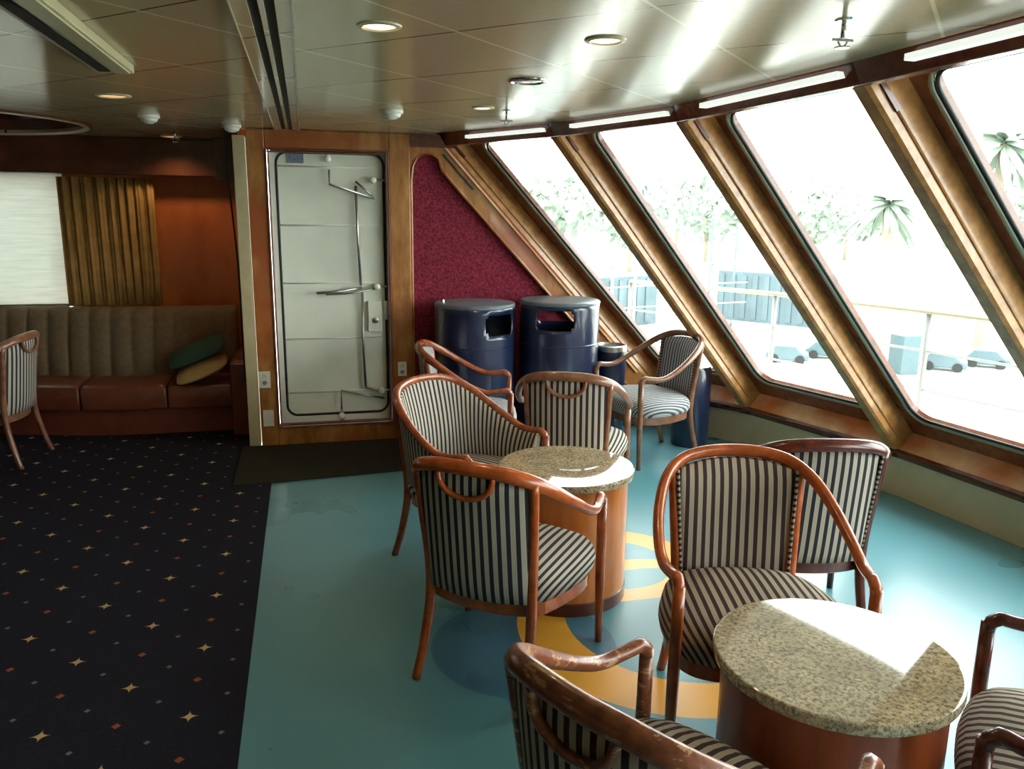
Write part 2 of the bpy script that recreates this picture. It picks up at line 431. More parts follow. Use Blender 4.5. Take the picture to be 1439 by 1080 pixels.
lathe('white_lip', [(DR-.005, -.001), (DR+.012, -.016), (DR+.03, -.014), (DR+.02, -.004)], MT['cream_metal'], dome, c=(DC[0], DC[1], CEIL), seg=64)
roof = box('roof', (-6.3, -3.2, CEIL+.3), (1.0, 7.2, CEIL+.34), MT['dark']); roof.name = 'ceiling_void'; tag(roof, kind=S)

# outer shell walls
tag(box('wall_left', (-6.1, -3.1, -.05), (-6, 6.95, CEIL+.3), MT['wall']), kind=S)
tag(box('wall_behind', (-6.1, -3.1, -.05), (3.2, -3.0, CEIL+.3), MT['base_wall']), kind=S)

# door wall: burgundy panel, wooden frame around the door
dw = tag(empty('wall_door'), kind=S)
def slx(z): return .92+(ZT-z)*(2.56-.92)/(ZT-ZB)          # ridge line on the door wall
box('wall_panel_above', (-.345, 5.62, 2.1), (.75, 5.72, CEIL+.28), MT['wall'], dw)
prism('burgundy_panel', [(.68, -.0), (2.62, 0), (2.62, .2), (slx(.30), .30), (slx(2.05)+.02, 2.05), (.68, 2.05)], 5.605, 5.66, MT['red'], dw, 'y')
prism('outer_panel', [(.60, -.05), (2.9, -.05), (2.9, .2), (slx(.28)+.2, .28), (slx(2.13)+.2, 2.13), (1.27, 2.4), (.60, 2.4)], 5.66, 5.74, MT['wall'], dw, 'y')
# wood border of the burgundy panel with rounded top corner
def bord():
    bm = bmesh.new()
    off = lambda d: [(.70+d, .02), (.70+d, 1.80), (.712+d, 1.90), (.745+d*.8, 1.955), (.80+d*.3, 1.985-d*.6), (.855-d*.1, 1.985-d*.9), (.905-d*.6, 1.955-d*.6)]
    a = off(0); b = off(.018)
    a += [(slx(z)-.165, z) for z in (1.87, 1.5, 1.0, .5, .30)]; b += [(slx(z)-.19, z-.006) for z in (1.87, 1.5, 1.0, .5, .30)]
    for h, fr in ((5.575, 0), (5.606, 1)):
        pass
    n = len(a)
    V = [[bm.verts.new((p[0], y, p[1])) for p in lp] for y in (5.575, 5.606) for lp in (a, b)]
    for k in range(n-1):
        for q in ((0, 1), (2, 3), (0, 2), (1, 3)): bm.faces.new((V[q[0]][k], V[q[0]][k+1], V[q[1]][k+1], V[q[1]][k]))
    return from_bm('panel_moulding', bm, MT['frame_wood'], dw, True)
bord()
# infill board between moulding, slanted post and ceiling
prism('slanted_board', [(slx(1.87)-.165, 1.87), (.905, 1.955), (.855, 1.985), (.80, 1.985), (.745, 1.955), (.712, 1.90), (.70, 1.80), (.70, 2.10), (slx(2.10), 2.10), (slx(2.07), 2.07), (slx(.30), .30), (slx(.30)-.165, .30)], 5.58, 5.606, MT['frame_wood'], dw, 'y')
prism('board_groove', [(slx(1.98)-.085, 1.98), (slx(1.98)-.068, 1.98), (slx(1.75)-.068, 1.75), (slx(1.75)-.085, 1.75)], 5.574, 5.581, MT['dark'], dw, 'y')
prism('board_bead', [(slx(2.03)-.03, 2.03), (slx(2.03)-.015, 2.03), (slx(.42)-.015, .42), (slx(.42)-.03, .42)], 5.566, 5.581, MT['ledge'], dw, 'y')
box('header_board', (.66, 5.56, 2.02), (1.0, 5.6, 2.104), MT['header'], dw)
box('low_wall', (.66, 5.58, 0), (2.6, 5.606, .05), MT['plinth'], dw)

# door: wooden frame, steel weathertight door with dogging gear
dr = tag(empty('door_1'), kind=S)
X0, X1, Z0, Z1 = -.23, .56, .13, 1.985
bm = bmesh.new()
add_box(bm, (-.345, 5.555, 0), (X0, 5.66, 2.104)); add_box(bm, (X1, 5.555, 0), (.70, 5.66, 2.104))
add_box(bm, (X0, 5.555, Z1), (X1, 5.66, 2.104)); add_box(bm, (X0, 5.555, 0), (X1, 5.66, Z0))
bev(from_bm('door_frame', bm, MT['frame_wood'], dr), .006)
bm = bmesh.new()
for d, y in ((0, 5.545), (.014, 5.55)):
    for a, b in (((X0+d-.0, y, Z0), (X0+d+.010, 5.6, Z1)), ((X1-d-.010, y, Z0), (X1-d, 5.6, Z1)), ((X0+.01, y, Z1-d-.010), (X1-.01, 5.6, Z1-d)), ((X0+.01, y, Z0+d), (X1-.01, 5.6, Z0+d+.010))): add_box(bm, a, b)
bev(from_bm('door_moulding', bm, MT['moulding'], dr), .003)
bm = bmesh.new(); f3 = lambda p, h: (p[0], h, p[1])
ring_plate(bm, sqrect(X0+.02, X1-.02, Z0+.02, Z1-.02), rrect(-.170, .530, .200, 1.972, .07), 5.60, 5.66, f3)
from_bm('steel_surround', bm, MT['white'], dr)
box('door_panel', (-.20, 5.625, .19), (.545, 5.66, 1.98), MT['offwhite'], dr)
bm = bmesh.new(); lp = rrect(-.165, .527, .205, 1.967, .07)
add_tube(bm, [(p[0], 5.602, p[1]) for p in lp], .0085, 8, True); from_bm('rubber_gasket', bm, MT['rubber'], dr, True)
bm = bmesh.new()
for z in (1.88, 1.50, 1.115, .735, .36):
    add_tube(bm, [(-.165, 5.624, z), (.50, 5.624, z)], .006, 6)
from_bm('door_rib', bm, MT['white'], dr, True)
# dogging gear
def rod(name, pts, r, m='steel'): return tube(name, pts, r, MT[m], gear, 8)
gear = empty('locking_gear'); gear.parent = dr
yg = 5.59
rod('upper_rod', [(.34, yg, 1.76), (.345, yg, 1.45), (.355, yg, 1.10)], .009)
rod('lower_rod', [(.365, yg, 1.06), (.362, yg, .7), (.37, yg, .385)], .009)
rod('upper_link', [(.17, yg, 1.86), (.17, yg-.005, 1.77), (.46, yg-.005, 1.68)], .008)
rod('upper_link', [(.34, yg, 1.79), (.455, yg, 1.69)], .008)
rod('lower_link', [(.37, yg, .385), (.50, yg, .35)], .010)
rod('lower_link', [(.50, yg, .30), (.20, yg-.005, .37), (.20, yg-.005, .24)], .008)
rod('handle_bar', [(.36, yg-.01, 1.085), (.22, yg-.05, 1.065), (.06, yg-.09, 1.06)], .009)
rod('handle_bar', [(.48, yg-.01, 1.08), (.30, yg-.03, 1.05), (.12, yg-.05, 1.045)], .006)
bm = bmesh.new()
for x, z in ((.162, 1.93), (.455, 1.80), (.465, 1.09), (.48, .36), (.20, .19)):
    bmesh.ops.create_uvsphere(bm, u_segments=14, v_segments=8, radius=.024, matrix=Matrix.Translation((x, yg-.012, z)))
from_bm('knob', bm, MT['white'], gear, True)
bm = bmesh.new()
for z in (1.80, 1.09, .36): add_tube(bm, [(.46, yg, z), (.565, yg, z)], .008, 8)
for z in (.19,): add_tube(bm, [(.20, yg, z-.04), (.20, yg, z+.06)], .009, 8)
from_bm('dog_pin', bm, MT['steel'], gear, True)
lb = box('lock_box', (.40, 5.585, .78), (.495, 5.626, .99), MT['offwhite'], dr, .004)
lathe('lock_knob', [(0, .02), (.02, .015), (.022, 0)], MT['steel'], lb, 16).matrix_local = Matrix.Translation((.45, 5.582, .86)) @ Matrix.Rotation(PI/2, 4, 'X')
box('keeper_plate', (.515, 5.588, .86), (.538, 5.60, .99), MT['white'], dr, .002)
box('notice_plate', (-.10, 5.618, 1.90), (.01, 5.626, 1.975), MT['sticker'], dr)

# white corner post and partition beside the sofa alcove
tag(box('trim_2', (-.425, 5.555, .0), (-.352, 5.70, 2.06), MT['post'], None, .004), kind=S)
tag(box('wall_alcove', (-.40, 5.70, 0), (-.34, 6.9, CEIL+.28), MT['panel_wood']), kind=S)
# back wall behind the sofa with a blind-covered window
WX = -1.74
bw = tag(empty('wall_back'), kind=S)
bm = bmesh.new()
add_box(bm, (-6, 6.80, -.05), (-.34, 6.95, .82)); add_box(bm, (-6, 6.80, 1.84), (-.34, 6.95, CEIL+.28)); add_box(bm, (WX, 6.80, .82), (-.34, 6.95, 1.84)); add_box(bm, (-6, 6.80, .82), (-4.3, 6.95, 1.84))
from_bm('wood_panelling', bm, MT['panel_wood'], bw)
wn = tag(empty('window_1'), kind=S)
box('roller_blind', (-4.3, 6.83, .865), (WX, 6.834, 1.84), MT['blind'], wn)
box('hem_bar', (-4.3, 6.822, .852), (WX, 6.838, .872), MT['steel'], wn)
box('glass_pane', (-4.3, 6.90, .82), (WX, 6.908, 1.84), MT['glass'], wn)
box('window_frame', (-4.3, 6.80, .815), (WX, 6.83, .826), MT['white'], wn)
tag(box('trim_3', (-6, 6.62, 1.84), (-.40, 6.80, CEIL-.001), MT['soffit'], None, .004), kind=S)
tag(box('trim_4', (-.62, 6.40, 1.80), (-.40, 6.62, CEIL-.001), MT['soffit'], None, .004), kind=S)

# slanted window wall ----------------------------------------------------------
def facet(k):
    Ta, Ba, Tb, Bb = TT[k], BB[k], TT[k+1], BB[k+1]
    n = (Bb-Ba).cross(Ta-Ba).normalized()
    if n.x < 0: n = -n
    def P(u, v, d=0): return (Ba*(1-u)+Bb*u)*(1-v)+(Ta*(1-u)+Tb*u)*v+n*d
    return P, n
def slab(bm, P, us, vs, d0, d1):
    c = [P(u, v, d) for d in (d0, d1) for u in us for v in vs]
    V = [bm.verts.new(p) for p in c]
    for q in ((0, 1, 3, 2), (4, 6, 7, 5), (0, 4, 5, 1), (2, 3, 7, 6), (0, 2, 6, 4), (1, 5, 7, 3)): bm.faces.new([V[i] for i in q])
for k in range(len(NOD)-1):
    P, n = facet(k)
    L = (BB[k+1]-BB[k]).length; Lt = (TT[k+1]-TT[k]).length
    wn = tag(empty('window_%d' % (k+2)), kind=S)
    ml = .075/L; mr = .155/L
    if k == 0: mr = .16/L; ml = .10/L
    # surround with rounded hole (in u,v space)
    hole = []
    u0, u1, v0, v1 = ml, 1-mr, .058, .952
    ru, rv = .10/L, .10/2.35
    for cx, cz, a0 in ((u1-ru, v1-rv, 0), (u0+ru, v1-rv, PI/2), (u0+ru, v0+rv, PI), (u1-ru, v0+rv, 1.5*PI)):
        for j in range(9):
            a = a0+PI/2*j/8; hole.append((cx+ru*math.cos(a), cz+rv*math.sin(a)))
    sq = sqrect(-.02, 1.02, -.02, 1.03, 8)
    bm = bmesh.new(); ring_plate(bm, sq, hole, DEP, DEP+.05, lambda p, h: P(p[0], p[1], h))
    from_bm('window_surround', bm, MT['red_wood'], wn)
    bm = bmesh.new(); add_tube(bm, [P(u, v, DEP-.002) for u, v in hole], .011, 8, True)
    hg = [(u0+(u-u0)*1.0, v) for u, v in hole]
    from_bm('metal_rim', bm, MT['gasket'], wn, True)
    cu, cv = (u0+u1)/2, (v0+v1)/2
    inn = [(cu+(u-cu)*(1-.03/L/(u1-u0)*2*.5), cv+(v-cv)*.988) for u, v in hole]
    bm = bmesh.new(); add_tube(bm, [P(u, v, DEP+.006) for u, v in inn], .009, 8, True); from_bm('rubber_seal', bm, MT['rubber'], wn, True)
    bm = bmesh.new(); slab(bm, P, (u0-.01, u1+.01), (v0-.01, v1+.01), DEP+.02, DEP+.026); from_bm('glass_pane', bm, MT['glass'], wn)
    # ledge and lip under the window
    bm = bmesh.new(); slab(bm, P, (-.01, 1.01), (-.02, .0), .0, DEP+.03); from_bm('sloping_ledge', bm, MT['ledge'], wn)
    bm = bmesh.new(); slab(bm, P, (-.01, 1.01), (-.022, .004), -.014, .012); bev(from_bm('lip_moulding', bm, MT['header'], wn), .004)
    # header: board, white strip with added glow, lower rail
    bm = bmesh.new(); dn = Vector((n.x, n.y, 0)).normalized()
    def hd(bm, z0, z1, o0, o1, e=.0):
        V = [bm.verts.new(Vector((p.x, p.y, z))+dn*o) for p in (TT[k]-(TT[k+1]-TT[k])*e, TT[k+1]+(TT[k+1]-TT[k])*e) for z, o in ((z0, o0[0]), (z1, o1[0]), (z1, o1[1]), (z0, o0[1]))]
        for q in ((0, 1, 2, 3), (4, 7, 6, 5), (0, 4, 5, 1), (1, 5, 6, 2), (2, 6, 7, 3), (3, 7, 4, 0)): bm.faces.new([V[i] for i in q])
    hd(bm, 2.035, 2.15, (.0, .05), (-.06, .05)); bev(from_bm('header_rail', bm, MT['header'], wn), .004)
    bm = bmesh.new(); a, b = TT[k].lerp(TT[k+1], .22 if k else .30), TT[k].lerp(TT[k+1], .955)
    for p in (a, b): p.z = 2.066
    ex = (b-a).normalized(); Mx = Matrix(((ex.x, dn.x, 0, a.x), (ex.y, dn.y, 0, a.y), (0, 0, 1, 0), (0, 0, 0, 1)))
    add_box(bm, (0, -.054, 2.064), ((b-a).length, -.012, 2.084), Mx); from_bm('glow_strip', bm, MT['strip'], wn)
# mullions
for k in range(len(NOD)):
    P, n = facet(min(k, len(NOD)-2))
    if k == len(NOD)-1: n = facet(k-1)[1]
    if 0 < k < len(NOD)-1: n = (n+facet(k-1)[1]).normalized()
    ax = (TT[k]-BB[k]).normalized(); sd = n.cross(ax).normalized()
    if sd.y < 0: sd = -sd
    B0, T0 = BB[k]-ax*.02, TT[k]+ax*.06
    wd = .082 if k else .12
    mu = tag(empty('trim_%d' % (k+5)), kind=S)
    bm = bmesh.new()
    V = [bm.verts.new(p+sd*s+n*d) for p in (B0, T0) for s, d in ((0, 0.012), (0.012, 0), (wd-.012, 0), (wd, .012), (wd, DEP+.03), (0, DEP+.03))]
    bm.faces.new(V[:6]); bm.faces.new(V[6:])
    for i in range(6): bm.faces.new((V[i], V[(i+1) % 6], V[6+(i+1) % 6], V[6+i]))
    from_bm('slanted_post', bm, MT['beam'], mu)
    # bead on the near side face, close to the room edge
    bm = bmesh.new(); add_tube(bm, [BB[k]+ax*.06+n*.05-sd*.001, TT[k]-ax*.02+n*.05-sd*.001], .006, 8); from_bm('bead_strip', bm, MT['beam'], mu, True)
    bm = bmesh.new()
    o1 = TT[k]-ax*.02+n*.042; 
    V = [bm.verts.new(o1-ax*a+n*b-sd*s) for s in (.0, .009) for a, b in ((0, 0), (0, .02), (.17, .02), (.17, 0))]
    for q in ((0, 1, 2, 3), (4, 7, 6, 5), (0, 4, 5, 1), (1, 5, 6, 2), (2, 6, 7, 3), (3, 7, 4, 0)): bm.faces.new([V[i] for i in q])
    from_bm('blind_stop_block', bm, MT['header'], mu)
# low wall below the sill
bm = bmesh.new()
lo = [Vector((b.x, b.y, 0)) for b in BB]
nn = [facet(min(k, len(NOD)-2))[1] for k in range(len(NOD))]
top = [BB[k]+Vector((nn[k].x, nn[k].y, 0)).normalized()*.04 for k in range(len(NOD))]
bot = [Vector((p.x, p.y, -.05))+Vector((nn[k].x, nn[k].y, 0)).normalized()*.05 for k, p in enumerate(lo)]
for d in (0, .05):
    pass
A = [bm.verts.new(p) for p in top]; B = [bm.verts.new(p) for p in bot]
A2 = [bm.verts.new(p+Vector((.06, 0, .05))) for p in top]; B2 = [bm.verts.new(p+Vector((.06, 0, 0))) for p in bot]
for i in range(len(A)-1):
    bm.faces.new((A[i], A[i+1], B[i+1], B[i])); bm.faces.new((A2[i], B2[i], B2[i+1], A2[i+1])); bm.faces.new((A[i], A2[i], A2[i+1], A[i+1]))
tag(from_bm('wall_right', bm, MT['base_wall']), kind=S)

# underside of the deck above, jutting out over the windows
EDGE = [(2.4, 7.6), (3.25, 6.1), (3.52, 5.32), (3.81, 4.49), (4.02, 3.6), (4.2, 2.4), (4.22, 1.1), (4.05, -.3), (3.75, -1.6), (3.4, -3.0)]
tag(prism('ceiling_overhang', EDGE+[(.8, -3.0), (1.5, 1.2), (.8, 5.75), (.8, 7.6)], 2.60, 2.75, MT['overhang']), kind=S)

# ================================================================== CHAIRS
def uv_x(me, fn):
    uv = me.uv_layers.new(name='UVMap')
    for lp in me.loops: uv.data[lp.index].uv = fn(me.vertices[lp.vertex_index].co)
HOOP_R = [(0, -.321, .812), (.11, -.308, .806), (.19, -.275, .785), (.247, -.205, .742), (.283, -.10, .674), (.298, .01, .612), (.297, .09, .583), (.288, .16, .584), (.277, .210, .592)]
def hoop_pts(end=True):
    r = [Vector(p) for p in HOOP_R]; l = [Vector((-p.x, p.y, p.z)) for p in reversed(r[1:])]
    pts = catmull(l+r, 6)
    return pts
SEAT_O = [(0, .275), (.12, .268), (.225, .235), (.277, .16), (.289, .05), (.262, -.08), (.212, -.19), (.11, -.232), (0, -.243), (-.11, -.232), (-.212, -.19), (-.262, -.08), (-.289, .05), (-.277, .16), (-.225, .235), (-.12, .268)]
def make_chair_meshes(W, F, gimp, tub, handle, wear=None):
    """returns list of (name, mesh, children) in chair space: x right, y forward"""
    parts = []
    def mk(name, bm, m, smooth=True, uv=None):
        bmesh.ops.recalc_face_normals(bm, faces=bm.faces[:])
        me = bpy.data.meshes.new(name); bm.to_mesh(me); bm.free(); me.materials.append(m)
        for p in me.polygons: p.use_smooth = smooth
        if uv: uv_x(me, uv)
        parts.append((name, me))
    # bent arm and crest rail
    H = hoop_pts(); N = len(H)
    r = []; rz = []
    for i, p in enumerate(H):
        t = abs(p.x)/.29; k = max(0, min(1, (.0-p.y)/.28)) if p.y < 0 else 0
        r.append(.0175+.001*k); rz.append(.0175+.0075*k)
    bm = bmesh.new()
    full = [Vector((-.277, .236, .555))]+[Vector((-.277, .230, .577))]+H+[Vector((.277, .230, .577)), Vector((.277, .236, .555))]
    add_tube(bm, full, [.0175]*2+r+[.0175]*2, 12, rz=[.0175]*2+rz+[.0175]*2); mk('arm_rail', bm, W)
    # front legs
    for s in (-1, 1):
        bm = bmesh.new(); add_tube(bm, [(s*.277, .236, .575), (s*.278, .236, .44), (s*.279, .234, .28), (s*.281, .232, 0)], [.0175, .0185, .0185, .0135], 12); mk('leg', bm, W)
    # rear stile and splayed leg in one
    for s in (-1, 1):
        pts = catmull([(s*.214, -.262, .775), (s*.203, -.238, .60), (s*.193, -.215, .42), (s*.192, -.217, .28), (s*.202, -.250, .12), (s*.213, -.285, 0)], 5)
        bm = bmesh.new(); add_tube(bm, pts, [.016+.003*math.sin(PI*min(1, i/(len(pts)-1)*1.1)) for i in range(len(pts))], 12); mk('leg', bm, W)
    O = catmull([(x, y, 0) for x, y in SEAT_O], 4, True)
    # apron
    bm = bmesh.new(); rr = []
    for z, sc_ in ((.280, .93), (.285, .95), (.335, .955), (.34, .93)):
        rr.append([bm.verts.new((p.x*sc_, p.y*sc_, z)) for p in O])
    rr.append([bm.verts.new((p.x*.8, p.y*.8, .34)) for p in O]); rr.append([bm.verts.new((p.x*.8, p.y*.8, .28)) for p in O])
    n = len(O)
    for i in range(6):
        A, B = rr[i], rr[(i+1) % 6]
        for k in range(n): bm.faces.new((A[k], A[(k+1) % n], B[(k+1) % n], B[k]))
    mk('seat_frame', bm, W, False)
    # cushion
    bm = bmesh.new(); rr = []
    prof = [(.325, .90), (.332, .965), (.35, 1.0), (.375, 1.018), (.40, 1.0), (.42, .95), (.433, .86), (.443, .72), (.449, .5), (.452, .25)]
    for z, sc_ in prof: rr.append([bm.verts.new((p.x*sc_, p.y*sc_, z)) for p in O])
    for A, B in zip(rr, rr[1:]):
        for k in range(n): bm.faces.new((A[k], A[(k+1) % n], B[(k+1) % n], B[k]))
    bm.faces.new(rr[-1]); bm.faces.new(rr[0]); mk('seat', bm, F, True, lambda c: (c.x+.5+(c.x/.28)*max(0, .445-c.z)*1.1, c.y))
    # upholstered back between the stiles
    def top_z(x): return .790-.030*(abs(x)/.2)**2.2
    def yb(x, t):   # t 0 bottom..1 top; back leans and bows
        ys = -.212-(.262-.212)*t; bow = -.045*(1-(x/.2)**2); return ys+bow
    NX, NZ = 16, 10
    def surf(bm, off, puff):
        g = []
        for j in range(NZ+1):
            t = j/NZ; hw = .180+.022*t; row = []
            for i in range(NX+1):
                x = -hw+2*hw*i/NX; z = .34+(top_z(x)-.34)*t
                e = (1-abs(2*i/NX-1)**4)*(1-abs(2*t-1)**6)
                row.append(bm.verts.new((x, yb(x, t)+off+puff*e, z)))
            g.append(row)
        for j in range(NZ):
            for i in range(NX): bm.faces.new((g[j][i], g[j][i+1], g[j+1][i+1], g[j+1][i]))
        return g
    bm = bmesh.new(); a = surf(bm, .012, .030); b = surf(bm, -.010, -.008)
    for j in range(NZ):
        for i in (0, NX): bm.faces.new((a[j][i], a[j+1][i], b[j+1][i], b[j][i]))
    for i in range(NX):
        for j in (0, NZ): bm.faces.new((a[j][i], a[j][i+1], b[j][i+1], b[j][i]))
    if tub: bm.free()
    else: mk('backrest', bm, F, True, lambda c: (c.x+.5, c.z))
    if gimp:
        for s in (-1, 1):
            bm = bmesh.new(); w_ = []
            for off, rng in ((.020, range(11)), (-.018, range(10, -1, -1))):
                w_ += [(s*(.178+.022*j/10), yb(.19, j/10)+off+.004, .36+.40*j/10) for j in rng]
            add_tube(bm, w_, .006, 6, True); mk('braided_trim', bm, MT['gimp'], True, lambda c: (c.z+c.x*.1, 0))
    if handle:
        bm = bmesh.new()
        hp = catmull([(-.098, -.318, .790), (-.088, -.322, .752), (-.055, -.322, .722), (0, -.322, .710), (.055, -.322, .722), (.088, -.322, .752), (.098, -.318, .790)], 5)
        add_tube(bm, hp, .010, 8, rz=.012); mk('back_handle_loop', bm, W)
    if tub:
        # fabric lining that follows the rail all round down to the seat
        bm = bmesh.new(); Hh = [p for p in H if True]; L0 = [0]
        for i in range(1, N): L0.append(L0[-1]+(Hh[i]-Hh[i-1]).length)
        O2 = []
        for p in Hh:
            d = Vector((p.x, p.y, 0)); 
            O2.append(Vector((p.x*.93, p.y*.80 if p.y < 0 else p.y*.93, .36)))
        rows = []; uvd = {}
        for side, inset in (('in', .024), ('out', .004)):
            g = []
            for i in range(N):
                tng = (Hh[min(i+1, N-1)]-Hh[max(i-1, 0)]); nin = Vector((tng.y, -tng.x, 0)).normalized()
                if nin.dot(Vector((Hh[i].x, Hh[i].y, 0))) > 0: nin = -nin
                col = []
                for j in range(9):
                    t = j/8; p = O2[i].lerp(Hh[i]-Vector((0, 0, .008)), t)
                    pf = .022*math.sin(PI*t) if side == 'in' else -.004
                    v = bm.verts.new(p+nin*(inset+pf)); uvd[v] = L0[i]; col.append(v)
                g.append(col)
            for i in range(N-1):
                for j in range(8): bm.faces.new((g[i][j], g[i+1][j], g[i+1][j+1], g[i][j+1]))
            rows.append(g)
        gi, go = rows
        for i in range(N-1):
            for j in (0, 8): bm.faces.new((gi[i][j], gi[i+1][j], go[i+1][j], go[i][j]))
        for j in range(8):
            for i in (0, N-1): bm.faces.new((gi[i][j], gi[i][j+1], go[i][j+1], go[i][j]))
        bm.verts.index_update(); lut = {v.index: uvd[v] for v in bm.verts}
        bmesh.ops.recalc_face_normals(bm, faces=bm.faces[:])
        me = bpy.data.meshes.new('backrest'); bm.to_mesh(me); bm.free(); me.materials.append(F)
        uv = me.uv_layers.new(name='UVMap')
        for lp in me.loops: uv.data[lp.index].uv = (lut[lp.vertex_index], 0)
        for p in me.polygons: p.use_smooth = True
        parts.append(('backrest', me))
    return parts
_cache = {}
def chair(x, y, az, label, W, F, gimp=False, tub=False, handle=True, group='striped armchairs in the lounge'):
    key = (W, F, gimp, tub, handle)
    if key not in _cache: _cache[key] = make_chair_meshes(MT[W], MT[F], gimp, tub, handle)
    r = empty('armchair', (x, y, 0), -math.radians(az)); tag(r, label, 'chair', group)
    for nm, me in _cache[key]:
        o = bpy.data.objects.new(nm, me); C.objects.link(o); o.parent = r
    return r
chair(.66, 2.62, 39, 'orange-railed striped armchair with looped crest, seen from behind, before the farther round table', 'chair_orange', 'stripe')
chair(1.31, 2.06, 195, 'striped armchair facing the camera behind the near granite table, orange bentwood hoop over its back', 'chair_orange', 'stripe_brown', True, False, False)
chair(2.18, 4.85, -100, 'faded brown armchair with pale grey striped seat, in front of the lone blue bin', 'chair_brown', 'stripe_grey', True, False, False)
chair(.95, 4.71, 103, 'armchair seen from its side, nearest the white steel door and the large blue bins', 'chair_wood', 'stripe_grey', False, False, False)
chair(1.36, 3.97, 26, 'brown armchair with looped crest seen from behind, beyond the farther round table', 'chair_brown', 'stripe')
chair(.697, 3.497, 141, 'tub armchair with striped fabric filling its sides, facing the farther table from the door side', 'chair_wood', 'stripe', False, True, False)
chair(1.85, 2.66, 14, 'striped armchair with dark red crest and braided edge, seen from behind by the sill', 'chair_dark', 'stripe', True, False, False)
chair(.68, 1.27, 62.5, 'striped armchair with badly flaked and worn rail at the bottom edge of the photo', 'chair_worn', 'stripe_brown')
chair(1.65, 1.175, -45, 'dark red armchair cut off at the right edge, its seat facing the near granite table', 'chair_dark', 'stripe_brown', False, False, False)
chair(-2.02, 5.61, -82, 'armchair standing alone on the navy carpet at the left edge in front of the sofa', 'chair_brown', 'stripe')

# ================================================================== TABLES
def table(x, y, label, drum):
    r = tag(empty('round_table', (x, y, 0)), label, 'table', 'round granite topped tables')
    lathe('tabletop', [(0, .528), (.270, .528), (.278, .5285), (.285, .532), (.287, .537), (.287, .554), (.2855, .5585), (.282, .5605), (.279, .5605), (0, .5605)], MT['granite'], r, 96)
    lathe('pedestal', [(0, .05), (.262, .05), (.262, .527), (0, .527)], MT[drum], r, 96)
    lathe('plinth', [(0, 0), (.266, 0), (.266, .052), (.262, .056), (0, .056)], MT['plinth'], r, 96)
table(1.03, 3.08, 'farther round table, speckled granite top on an orange wooden drum', 'drum')
table(1.208, 1.522, 'near round table at lower right, speckled granite top on a dark red wooden drum', 'drum_red')

# ================================================================== BINS
def holed_can(name, x, y, R, H, hz0, hz1, openings, label, knob=False):
    """openings: list of (centre angle, half angle)"""
    r = tag(empty(name, (x, y, 0)), label, 'bin', 'large blue bins')
    seg = 96; zs = [0, .02, hz0-.03, hz0, hz0+.02, (hz0+hz1)/2, hz1-.02, hz1, H-.012]
    bm = bmesh.new(); rings = [[bm.verts.new((R*math.cos(2*PI*k/seg), R*math.sin(2*PI*k/seg), z)) for k in range(seg)] for z in zs]
    for i in range(len(zs)-1):
        for k in range(seg):
            a = 2*PI*(k+.5)/seg; skip = False
            for c, h in openings:
                d = abs((a-c+PI) % (2*PI)-PI)
                if zs[i] >= hz0-1e-6 and zs[i+1] <= hz1+1e-6:
                    hh = h if (zs[i] > hz0+.01 and zs[i+1] < hz1-.01) else h-.07
                    if d < hh: skip = True
            if not skip: bm.faces.new((rings[i][k], rings[i][(k+1) % seg], rings[i+1][(k+1) % seg], rings[i+1][k]))
    o = from_bm('bin_body', bm, MT['navy'], r, True, False); md = o.modifiers.new('t', 'SOLIDIFY'); md.thickness = .012; md.offset = -1
    lathe('lid', [(R-.03, H-.03), (R+.003, H-.022), (R+.004, H-.008), (R-.004, H), (R-.012, H+.001), (0, H+.003)], MT['navy_lid'], r, 96)
    lathe('seam_band', [(R+.0005, .715), (R+.004, .718), (R+.004, .726), (R+.0005, .729)], MT['navy'], r, 96)
    lathe('inner_liner', [(R-.05, .62), (R-.045, .70), (R-.03, .745), (R-.036, .70), (R-.055, .60), (0, .58)], MT['bag'], r, 40)
    if knob:
        q = lathe('lid_knob', [(0, .02), (.012, .016), (.014, 0)], MT['chrome'], r, 12); q.location = (-.21, .05, H)
    return r
va = lambda x, y: math.atan2(-y, -x)      # angle from the bin towards the camera
holed_can('litter_bin', 1.69, 5.29, .276, 1.015, .83, .965, [(va(1.69, 5.29)-.10, .50), (va(1.69, 5.29)+PI-.03, .7)], 'large blue litter bin whose open slot faces the camera, right of its twin')
holed_can('litter_bin', 1.09, 5.29, .270, 1.005, .81, .945, [(va(1.09, 5.29)+.72, .46)], 'large blue litter bin on the left with its slot turned aside, by the burgundy wall', True)
r = tag(empty('ash_bin', (2.09, 5.32, 0)), 'small slim blue bin with silver rim tucked right of the two large bins', 'bin')
lathe('bin_body', [(.10, 0), (.112, .02), (.112, .655)], MT['navy'], r, 48)
lathe('silver_rim', [(.1125, .64), (.117, .645), (.117, .68), (.105, .684), (.095, .672), (0, .665)], MT['steel'], r, 48)
r = tag(empty('pedal_bin', (2.60, 5.03, 0)), 'blue bin with chrome clips standing by the sill, behind the faded brown armchair', 'bin')
lathe('bin_body', [(0, 0), (.125, 0), (.128, .01), (.128, .55), (.12, .57), (0, .575)], MT['navy'], r, 48)
for a in (-.75, -1.75):
    bm = bmesh.new(); add_box(bm, (-.012, -.007, .015), (.012, .010, .045), Matrix.Rotation(a+PI/2, 4, 'Z') @ Matrix.Translation((0, -.132, 0)))
    from_bm('chrome_clip', bm, MT['chrome'], r)

